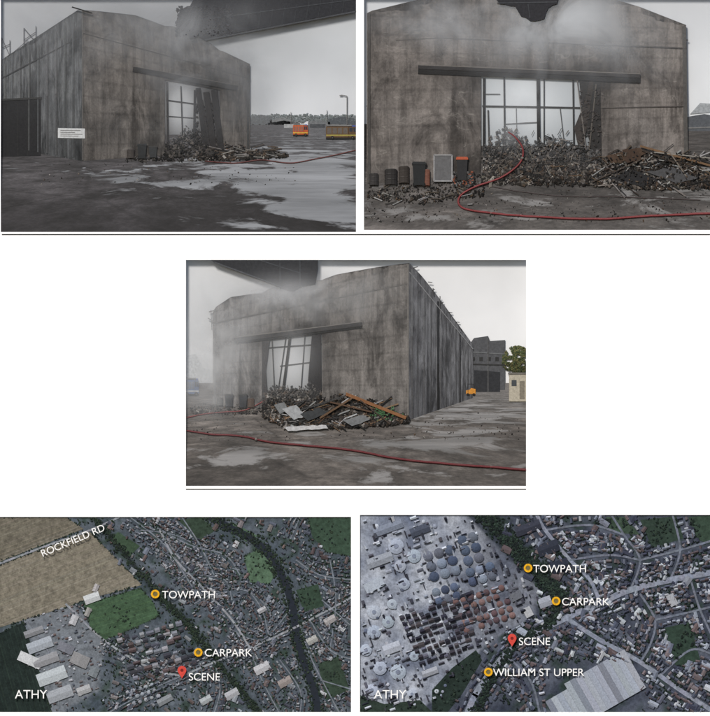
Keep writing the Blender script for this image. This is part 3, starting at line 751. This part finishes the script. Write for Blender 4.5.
def pin(x,y,par):
    m=M(); P=[(x,y+5.5)]
    for i in range(13):
        a=math.radians(150+i*20); P.append((x+4.4*math.cos(a),y-2.8+4.4*math.sin(a)))
    m.prism(P,-5,-4,C(206,70,60)); m.disc(x,y-2.8,-5.3,-5,1.6,C(120,24,22)); m.fin('marker_pin',MD,par)

# ---- map A
r=P4; A=empty('satellite_map')
river=[(208,515),(228,527),(250,538),(266,552),(280,572),(291,600),(296,630),(303,660),(314,690),(318,716)]
canal=[(92,515),(120,548),(155,590),(176,612),(196,634),(216,660),(240,690),(262,716)]
F1=[(-2,517),(66,517),(84,529),(40,546),(-2,562)]; F2=[(-2,566),(42,549),(90,532),(120,562),(142,585),(84,600),(70,606),(30,618),(-2,628)]
F3=[(84,604),(140,588),(152,600),(160,616),(120,634),(104,640),(90,626)]; F4=[(-2,634),(24,622),(52,712),(-2,714)]
F6=[(232,522),(258,536),(246,542),(236,534)]; F7=[(244,556),(262,548),(276,572),(270,584),(250,582)]; F8=[(308,517),(352,517),(352,556),(326,552),(312,536)]
F9=[(296,590),(318,584),(324,606),(304,612)]; F10=[(318,664),(338,656),(350,690),(326,700)]; F11=[(110,540),(118,532),(140,546),(130,556)]; F12=[(178,520),(200,517),(216,530),(200,540)]
indus=[(24,618),(74,604),(104,640),(98,690),(60,714),(50,714)]
def bm1(x,y):
    n=nz(x,y,.06,1); b=lp(C(62,72,82),C(92,100,110),.5+.8*n)
    b=lp(b,C(44,60,50),sm(.0,.35,nz(x,y,.1,7))*.8)
    if inpoly(x,y,indus): b=C(108,114,122)
    b=lp(b,C(26,36,34),.7*math.exp(-(dist(x,y,canal)/4)**2))
    return b
base_map(r,bm1,A)
m=M()
field(m,F1,C(104,100,90),stripe=(-.38,3,C(115,110,100))); field(m,F2,C(118,113,102),stripe=(-.38,3.4,C(128,123,112)))
field(m,F3,C(62,84,64),stripe=(-.3,5,C(68,91,68))); field(m,F4,C(32,42,40),stripe=(1.3,4,C(38,50,46)))
for f,c in ((F6,C(74,96,78)),(F7,C(78,100,82)),(F8,C(54,72,60)),(F9,C(50,67,56)),(F10,C(50,64,54)),(F11,C(58,76,60)),(F12,C(50,64,54))): field(m,f,c,3.5)
m.fin('fields',MMAP,A,r)
m=M(); strip(m,river,7.5,3.3,C(24,32,44)); strip(m,canal,2.4,3.2,C(28,36,40)); m.fin('river',MD,A,r)
roads=[[(-4,565),(42,547.5),(88,531),(124,515)],[(182,676),(215,662),(250,648),(300,625),(354,596)],[(66,604),(104,640),(150,668),(182,676)],[(160,530),(176,560),(205,590),(232,620),(250,648)],
 [(150,524),(190,545),(225,555),(240,575)],[(176,580),(205,565),(240,570)],[(190,606),(222,590),(250,592),(270,610)],[(250,648),(262,680),(280,714)],[(300,625),(312,660),(340,714)],[(296,560),(320,575),(354,580)],
 [(290,540),(300,517)],[(270,640),(262,610),(250,592)],[(310,620),(330,650),(354,660)],[(110,712),(150,690),(182,676)],[(215,662),(220,690),(214,714)],[(130,517),(165,545),(185,575),(200,600)],[(330,560),(336,600),(330,650)],[(320,680),(354,690)],[(182,517),(200,545),(214,575)],[(60,714),(52,660),(28,620)],
 [(140,530),(175,535),(205,550)],[(200,575),(225,580),(232,600)],[(232,630),(262,640),(290,610)],[(280,660),(300,690),(300,714)],[(322,600),(350,625)]]
m=M()
for i,p in enumerate(roads): strip(m,p,2.0 if i<4 else 1.2,3.1,C(136,140,148) if i<4 else C(112,118,128))
m.fin('roads',MMAP,A,r)
allf=[F1,F2,F3,F4,F6,F7,F8,F9,F10,F11,F12,indus]
def av(x,y): return any(inpoly(x,y,f) for f in allf) or dist(x,y,river)<6 or dist(x,y,canal)<3 or not(r[0]<x<r[2] and r[1]<y<r[3])
def av2(x,y): return any(dist(x,y,p)<1.8 for p in roads)
m=M()
for p in roads[1:]: houses(m,p,3.4,2.7,2.2,[av,av2])
for p in roads[1:]: houses(m,p,7.5,3.2,2.2,[av,av2])
for p in roads[1:]: houses(m,p,12,3.8,2.1,[av,av2])
for _ in range(800):
    x,y=R.uniform(110,350),R.uniform(518,711)
    if av(x,y) or av2(x,y): continue
    a=.5*nz(x,y,.02)+R.choice([.5,2.07]); w=R.choice([2,2.5,3,4,7]); m.house(x,y,3.1,w,w*R.uniform(.4,.7),a,jit(R.choice(ROOF),.25),.9)
for (x,y,w,h,c) in ((40,645,26,11,C(160,165,172)),(46,660,26,10,C(138,142,150)),(52,676,30,13,C(172,177,184)),(60,694,26,12,C(148,153,160)),(34,632,20,7,C(130,134,140)),(66,648,9,16,C(110,114,122)),(80,660,12,18,C(130,132,136)),(74,620,10,7,C(176,179,184)),(92,598,16,9,C(186,190,196)),(88,612,9,5,C(140)),(94,672,10,9,C(120,125,132)),(84,690,14,8,C(160,164,170)),(30,660,10,24,C(184,189,195)),(96,588,8,5,C(160))):
    m.house(x,y,3,w,h,-1.15 if w<13 else -.35,jit(c,.06),1.2)
    for k in range(4): m.house(x+R.uniform(-w,w)*.4,y+R.uniform(-h,h)*.3,1.6,R.uniform(1,3),R.uniform(.6,1.4),-.35,jit(mul(c,.7),.2),.4)
for _ in range(260):
    x,y=R.uniform(24,104),R.uniform(606,712)
    if inpoly(x,y,indus): m.house(x,y,3.2,R.uniform(1,4),R.uniform(1,2.4),-.35,jit(R.choice(ROOF),.3),.6)
for i in range(9):
    for j in range(7):
        if R.random()<.12: continue
        m.house(120+i*7.4+j*2.6+R.uniform(-1,1),640+j*6.4-i*2+R.uniform(-1,1),2.8,R.uniform(4,8.5),R.uniform(3,5.6),-.27,jit(R.choice([C(84,74,76),C(66,68,78),C(112,116,128),C(52,54,62),C(140,142,148)]),.25),R.uniform(.8,2))
for (x,y,w,h,c) in ((262,668,16,9,C(170,174,180)),(285,682,14,8,C(140,132,132)),(232,694,14,8,C(160,165,172)),(312,640,11,7,C(160)),(262,610,9,5,C(160,164,172)),(330,620,12,7,C(154)),(206,700,12,7,C(165,169,175)),(165,700,16,7,C(130,134,142))):
    m.house(x,y,2.8,w,h,-.5,jit(c,.05),1.2)
m.fin('town_buildings',MROOF,A,r)
m=M()
for i in range(5):
    for j in range(3): m.dome(128+i*6+j*3+R.uniform(-.6,.6),692+j*5.6-i*1.8,3,R.uniform(1.7,2.4),jit(C(140,146,154),.2))
m.fin('silos',MROOF,A,r)
m=M()
def tf_():
    q=R.random()
    if q<.24:
        P=catmull(canal,6); a=R.choice(P); x,y=a[0]+R.gauss(0,2.4),a[1]+R.gauss(0,2.4)
    elif q<.38:
        P=catmull(river,6); a=R.choice(P); s=R.choice([-1,1]); x,y=a[0]+s*R.uniform(4,7),a[1]+R.gauss(0,3)
    else:
        x,y=R.uniform(60,350),R.uniform(518,711)
        if nz(x,y,.07,7)<-.1: return None
        if any(inpoly(x,y,f) for f in allf): return None
    return (x,y) if r[0]<x<r[2] and r[1]<y<r[3] else None
trees(m,3400,tf_,s=(.8,1.9))
for f in (F1,F2,F3,F4,F7,F8):
    for (a,b),(c,e) in zip(f,f[1:]+f[:1]):
        for k in range(int(math.hypot(c-a,e-b)/1.6)):
            t=R.random()
            if R.random()<.7: m.chip(a+(c-a)*t+R.gauss(0,.5),b+(e-b)*t+R.gauss(0,.5),3,1.3,jit(R.choice(GRN),.2))
for f in (F7,F8,F9,F10,F3,F6):
    cx,cy=sum(p[0] for p in f)/len(f),sum(p[1] for p in f)/len(f)
    for k in range(26):
        x,y=cx+R.gauss(0,9),cy+R.gauss(0,8)
        if inpoly(x,y,f): m.chip(x,y,3,1.5,jit(R.choice(GRN),.2))
m.fin('tree_cover',MT,A,r)
label('ROCKFIELD RD',42.5,557,10.0,A,rot=math.radians(23))
label('TOWPATH',162,598.3,10.8,A); label('CARPARK',204.5,656.3,10.8,A); label('SCENE',188.5,680.5,10.8,A); label('ATHY',15,698.5,12.4,A)
ring(155.3,594,A); ring(198.3,652.4,A); pin(182,673,A)

# ---- map B
r=P5; B=empty('satellite_map')
canal=[(476,513),(500,535),(524,560),(546,584),(560,604),(548,625),(520,640),(500,665),(486,690),(474,716)]
yard=[(360,515),(468,515),(500,548),(540,590),(535,615),(505,632),(470,660),(440,700),(400,714),(360,714)]
G1=[(360,695),(384,704),(420,700),(436,716),(360,716)]; G2=[(600,517),(625,517),(640,535),(612,532)]; G3=[(688,517),(713,515),(713,545),(698,540)]; G4=[(664,628),(690,622),(700,660),(676,668)]; G5=[(432,690),(452,668),(476,650),(482,660),(462,694),(446,714),(432,714)]; G6=[(640,520),(676,516),(684,538),(652,548)]
gf=[G1,G2,G3,G4,G5,G6]
def bm2(x,y):
    n=nz(x,y,.05,21)
    if inpoly(x,y,yard):
        b=lp(C(104,112,130),C(168,174,186),.5+.9*n); b=lp(b,C(60,64,78),sm(430,500,x)*.6)
    else:
        b=lp(C(52,58,72),C(82,88,102),.5+.9*n); b=lp(b,C(40,54,48),sm(.02,.35,nz(x,y,.07,27))*.8)
    b=lp(b,C(20,28,32),.8*math.exp(-(dist(x,y,canal[:4])/8)**2)); b=lp(b,C(26,36,36),.7*math.exp(-(dist(x,y,canal[4:])/4)**2))
    return b
base_map(r,bm2,B)
m=M()
for f,c in zip(gf,(C(44,56,50),C(56,72,60),C(52,68,58),C(46,62,54),C(36,48,44),C(46,60,53))): field(m,f,c,3.5)
m.fin('fields',MMAP,B,r)
m=M(); strip(m,canal,4.4,3.3,C(24,34,40)); m.fin('canal',MD,B,r)
roads=[[(714,572),(670,580),(630,590),(600,603),(566,618),(530,636),(505,655),(478,690),(466,716)],[(600,603),(590,580),(570,560),(545,530),(536,513)],[(566,618),(600,640),(640,662),(680,690),(714,712)],[(630,590),(640,560),(624,535),(610,513)],[(670,580),(680,550),(672,513)],
 [(640,594),(655,620),(650,645),(640,662)],[(690,578),(700,610),(714,640)],[(655,620),(690,612),(714,606)],[(545,530),(590,525),(624,535)],[(570,560),(610,555),(640,560)],[(505,655),(530,680),(540,714)],[(660,676),(690,650),(714,655)],[(640,560),(680,550),(714,540)]]
m=M()
for i,p in enumerate(roads): strip(m,p,[6,3.5,4.4][i] if i<3 else 2.1,3.1,C(128,134,150) if i<3 else C(104,110,124))
m.fin('roads',MMAP,B,r)
def av(x,y): return inpoly(x,y,yard) or any(inpoly(x,y,f) for f in gf) or dist(x,y,canal)<5 or not(r[0]<x<r[2] and r[1]<y<r[3]) or (545<x<642 and y>662)
def av2(x,y): return any(dist(x,y,p)<3.4 for p in roads)
ROOF=[C(104,110,126),C(74,80,96),C(138,144,158),C(58,62,78),C(92,82,86),C(168,174,184),C(106,98,102)]
m=M()
for p in roads: houses(m,p,6,4.2,3.8,[av,av2],ht=1.4)
for p in roads: houses(m,p,12,5,3.6,[av,av2],ht=1.4)
for p in roads: houses(m,p,18,6,3.4,[av,av2],ht=1.3)
for _ in range(650):
    x,y=R.uniform(500,710),R.uniform(517,711)
    if av(x,y) or av2(x,y): continue
    w=R.choice([2,3,4,6,10]); m.house(x,y,3.1,w,w*R.uniform(.4,.7),.5*nz(x,y,.02)+R.choice([.45,2.02]),jit(R.choice(ROOF),.25),1.1)
ang=-.52; ca,sa=math.cos(ang),math.sin(ang)
for k in range(15):
    o=-44+k*6.3; x=594+o*ca; y=692+o*sa
    m.house(x,y,2.5,44 if k>3 else 32,6.2,ang+math.pi/2,jit(C(156,163,176) if k%5 else C(120,126,140),.1),.9)
    for q in range(4):
        t=R.uniform(-16,16); m.house(x+sa*t,y-ca*t,1.0,1.6,1.1,ang,C(96,100,112),.3)
for i in range(12):
    for j in range(9):
        x=402+i*6+j*2.6+R.uniform(-.8,.8); y=618+j*5.6-i*2.1+R.uniform(-.8,.8)
        if x<474 and R.random()>.08: m.house(x,y,2.4,R.uniform(4,6.5),R.uniform(3.4,5),-.32,jit(R.choice([C(40,40,52),C(58,56,66),C(32,34,44),C(92,94,110),C(70,66,72)]),.25),R.uniform(1,2.4))
for _ in range(620):
    x,y=R.uniform(362,540),R.uniform(517,710)
    if inpoly(x,y,yard) and dist(x,y,canal)>9: m.house(x,y,3,R.uniform(1.2,7),R.uniform(1,3.4),R.choice([-.35,1.22])+R.uniform(-.04,.04),jit(R.choice([C(60,62,74),C(90,92,104),C(136,142,156),C(40,42,54),C(178,184,196),C(74,74,84)]),.25),R.uniform(.6,2.2))
for (x,y,w,h,c) in ((380,560,26,10,C(140,147,160)),(374,585,10,20,C(160,167,180)),(388,528,30,9,C(118,125,140)),(420,530,20,9,C(70,75,90)),(545,602,13,10,C(150,155,166)),(528,612,10,8,C(170,175,184)),(516,596,8,12,C(100,102,110)),(548,548,22,12,C(46,50,62)),(560,566,18,12,C(40,44,56)),(528,528,26,10,C(52,56,70)),(672,600,12,8,C(160,166,174)),(392,648,18,10,C(170,176,188)),(430,672,16,7,C(154,160,172))):
    m.house(x,y,2.6,w,h,-.35 if w>12 else 1.1,jit(c,.06),1.5)
m.fin('town_buildings',MROOF,B,r)
m=M()
for (cx,cy,nx,ny,rr) in ((428,556,3,3,5),(462,540,2,3,5),(470,572,3,2,4.6),(436,592,3,2,4.2)):
    for i in range(nx):
        for j in range(ny):
            m.dome(cx+i*rr*2.15+j*rr*.6,cy+j*rr*2.05-i*rr*.6,2.0,rr,jit(R.choice([C(80,92,114),C(66,76,98),C(118,128,146),C(96,102,116)]),.15),.4)
for i in range(7):
    for j in range(5):
        x=456+i*7.6+j*2.6+R.uniform(-.5,.5); y=602+j*7.0-i*2.4+R.uniform(-.5,.5)
        if x<522 and R.random()>.06: m.dome(x,y,2,3.2,jit(R.choice([C(106,84,84),C(88,72,78),C(120,98,96),C(76,66,74)]),.2),.5)
for (x,y,rr) in ((374,612,7),(388,622,6),(374,632,7),(392,604,5),(380,668,7),(398,672,8),(414,656,5),(372,690,6),(404,584,6),(366,650,6),(412,694,5),(396,546,8),(414,556,7),(400,566,6)):
    m.dome(x,y,2.2,rr,jit(C(158,168,184),.1),.22); m.disc(x,y,2.2-1-rr*.45,2.6,rr*.3,jit(C(120,128,146),.1))
for _ in range(50):
    x,y=R.uniform(362,460),R.uniform(520,700)
    if inpoly(x,y,yard): m.dome(x,y,2.8,R.uniform(1,2.4),jit(R.choice([C(140,148,166),C(90,98,118),C(180,186,198)]),.1),.4)
m.fin('silos',MROOF,B,r)
m=M()
def tf_():
    q=R.random()
    if q<.25:
        P=catmull(canal[:5],8); a=R.choice(P); x,y=a[0]+R.gauss(2,4.5),a[1]+R.gauss(-3,4)
    elif q<.36:
        P=catmull(canal[4:],8); a=R.choice(P); x,y=a[0]+R.gauss(0,3),a[1]+R.gauss(0,3)
    elif q<.46:
        f=R.choice([G1,G5]); x,y=R.uniform(360,484),R.uniform(650,711)
        if not inpoly(x,y,f): return None
    else:
        x,y=R.uniform(500,712),R.uniform(517,711)
        if nz(x,y,.06,27)<-.1 or inpoly(x,y,yard) or (545<x<642 and y>662): return None
        if any(dist(x,y,p)<2.5 for p in roads): return None
    return (x,y) if r[0]<x<r[2] and r[1]<y<r[3] else None
trees(m,3500,tf_,s=(1.1,2.5),cols=[C(24,36,34),C(34,48,42),C(20,28,30),C(42,56,48)])
m.fin('tree_cover',MT,B,r)
label('TOWPATH',533,572.3,10.8,B); label('CARPARK',561.5,605.3,10.8,B); label('SCENE',518.5,645,10.8,B); label('WILLIAM ST UPPER',493,676,10.8,B); label('ATHY',374,698.5,12.4,B)
ring(528,568,B); ring(556,601,B); ring(488.3,672,B); pin(512,641,B)

# ---------------- light, world, camera
el,az=math.radians(36),math.radians(-20)
sd=Vector((math.cos(el)*math.sin(az),-math.cos(el)*math.cos(az),math.sin(el)))
w=bpy.data.worlds.new('World'); S.world=w; w.use_nodes=True; nt=w.node_tree
bg=nt.nodes['Background']; st=nt.nodes.new('ShaderNodeTexSky'); st.sky_type='NISHITA'; st.sun_disc=False
st.sun_elevation=el; st.sun_rotation=math.atan2(sd.x,sd.y)
nt.links.new(st.outputs[0],bg.inputs[0]); bg.inputs[1].default_value=.1
L=bpy.data.lights.new('sun','SUN'); L.energy=3.5; L.angle=math.radians(12); L.color=(1,.95,.88)
lo=bpy.data.objects.new('sun',L); S.collection.objects.link(lo); lo.rotation_euler=sd.to_track_quat('Z','Y').to_euler()
cam=bpy.data.cameras.new('camera'); co=bpy.data.objects.new('camera',cam); S.collection.objects.link(co)
cam.type='ORTHO'; cam.ortho_scale=7.16; co.location=(0,-12,0); co.rotation_euler=(math.pi/2,0,0); cam.clip_end=1000
S.camera=co
S.view_settings.view_transform='Standard'; S.view_settings.look='None'; S.view_settings.exposure=0
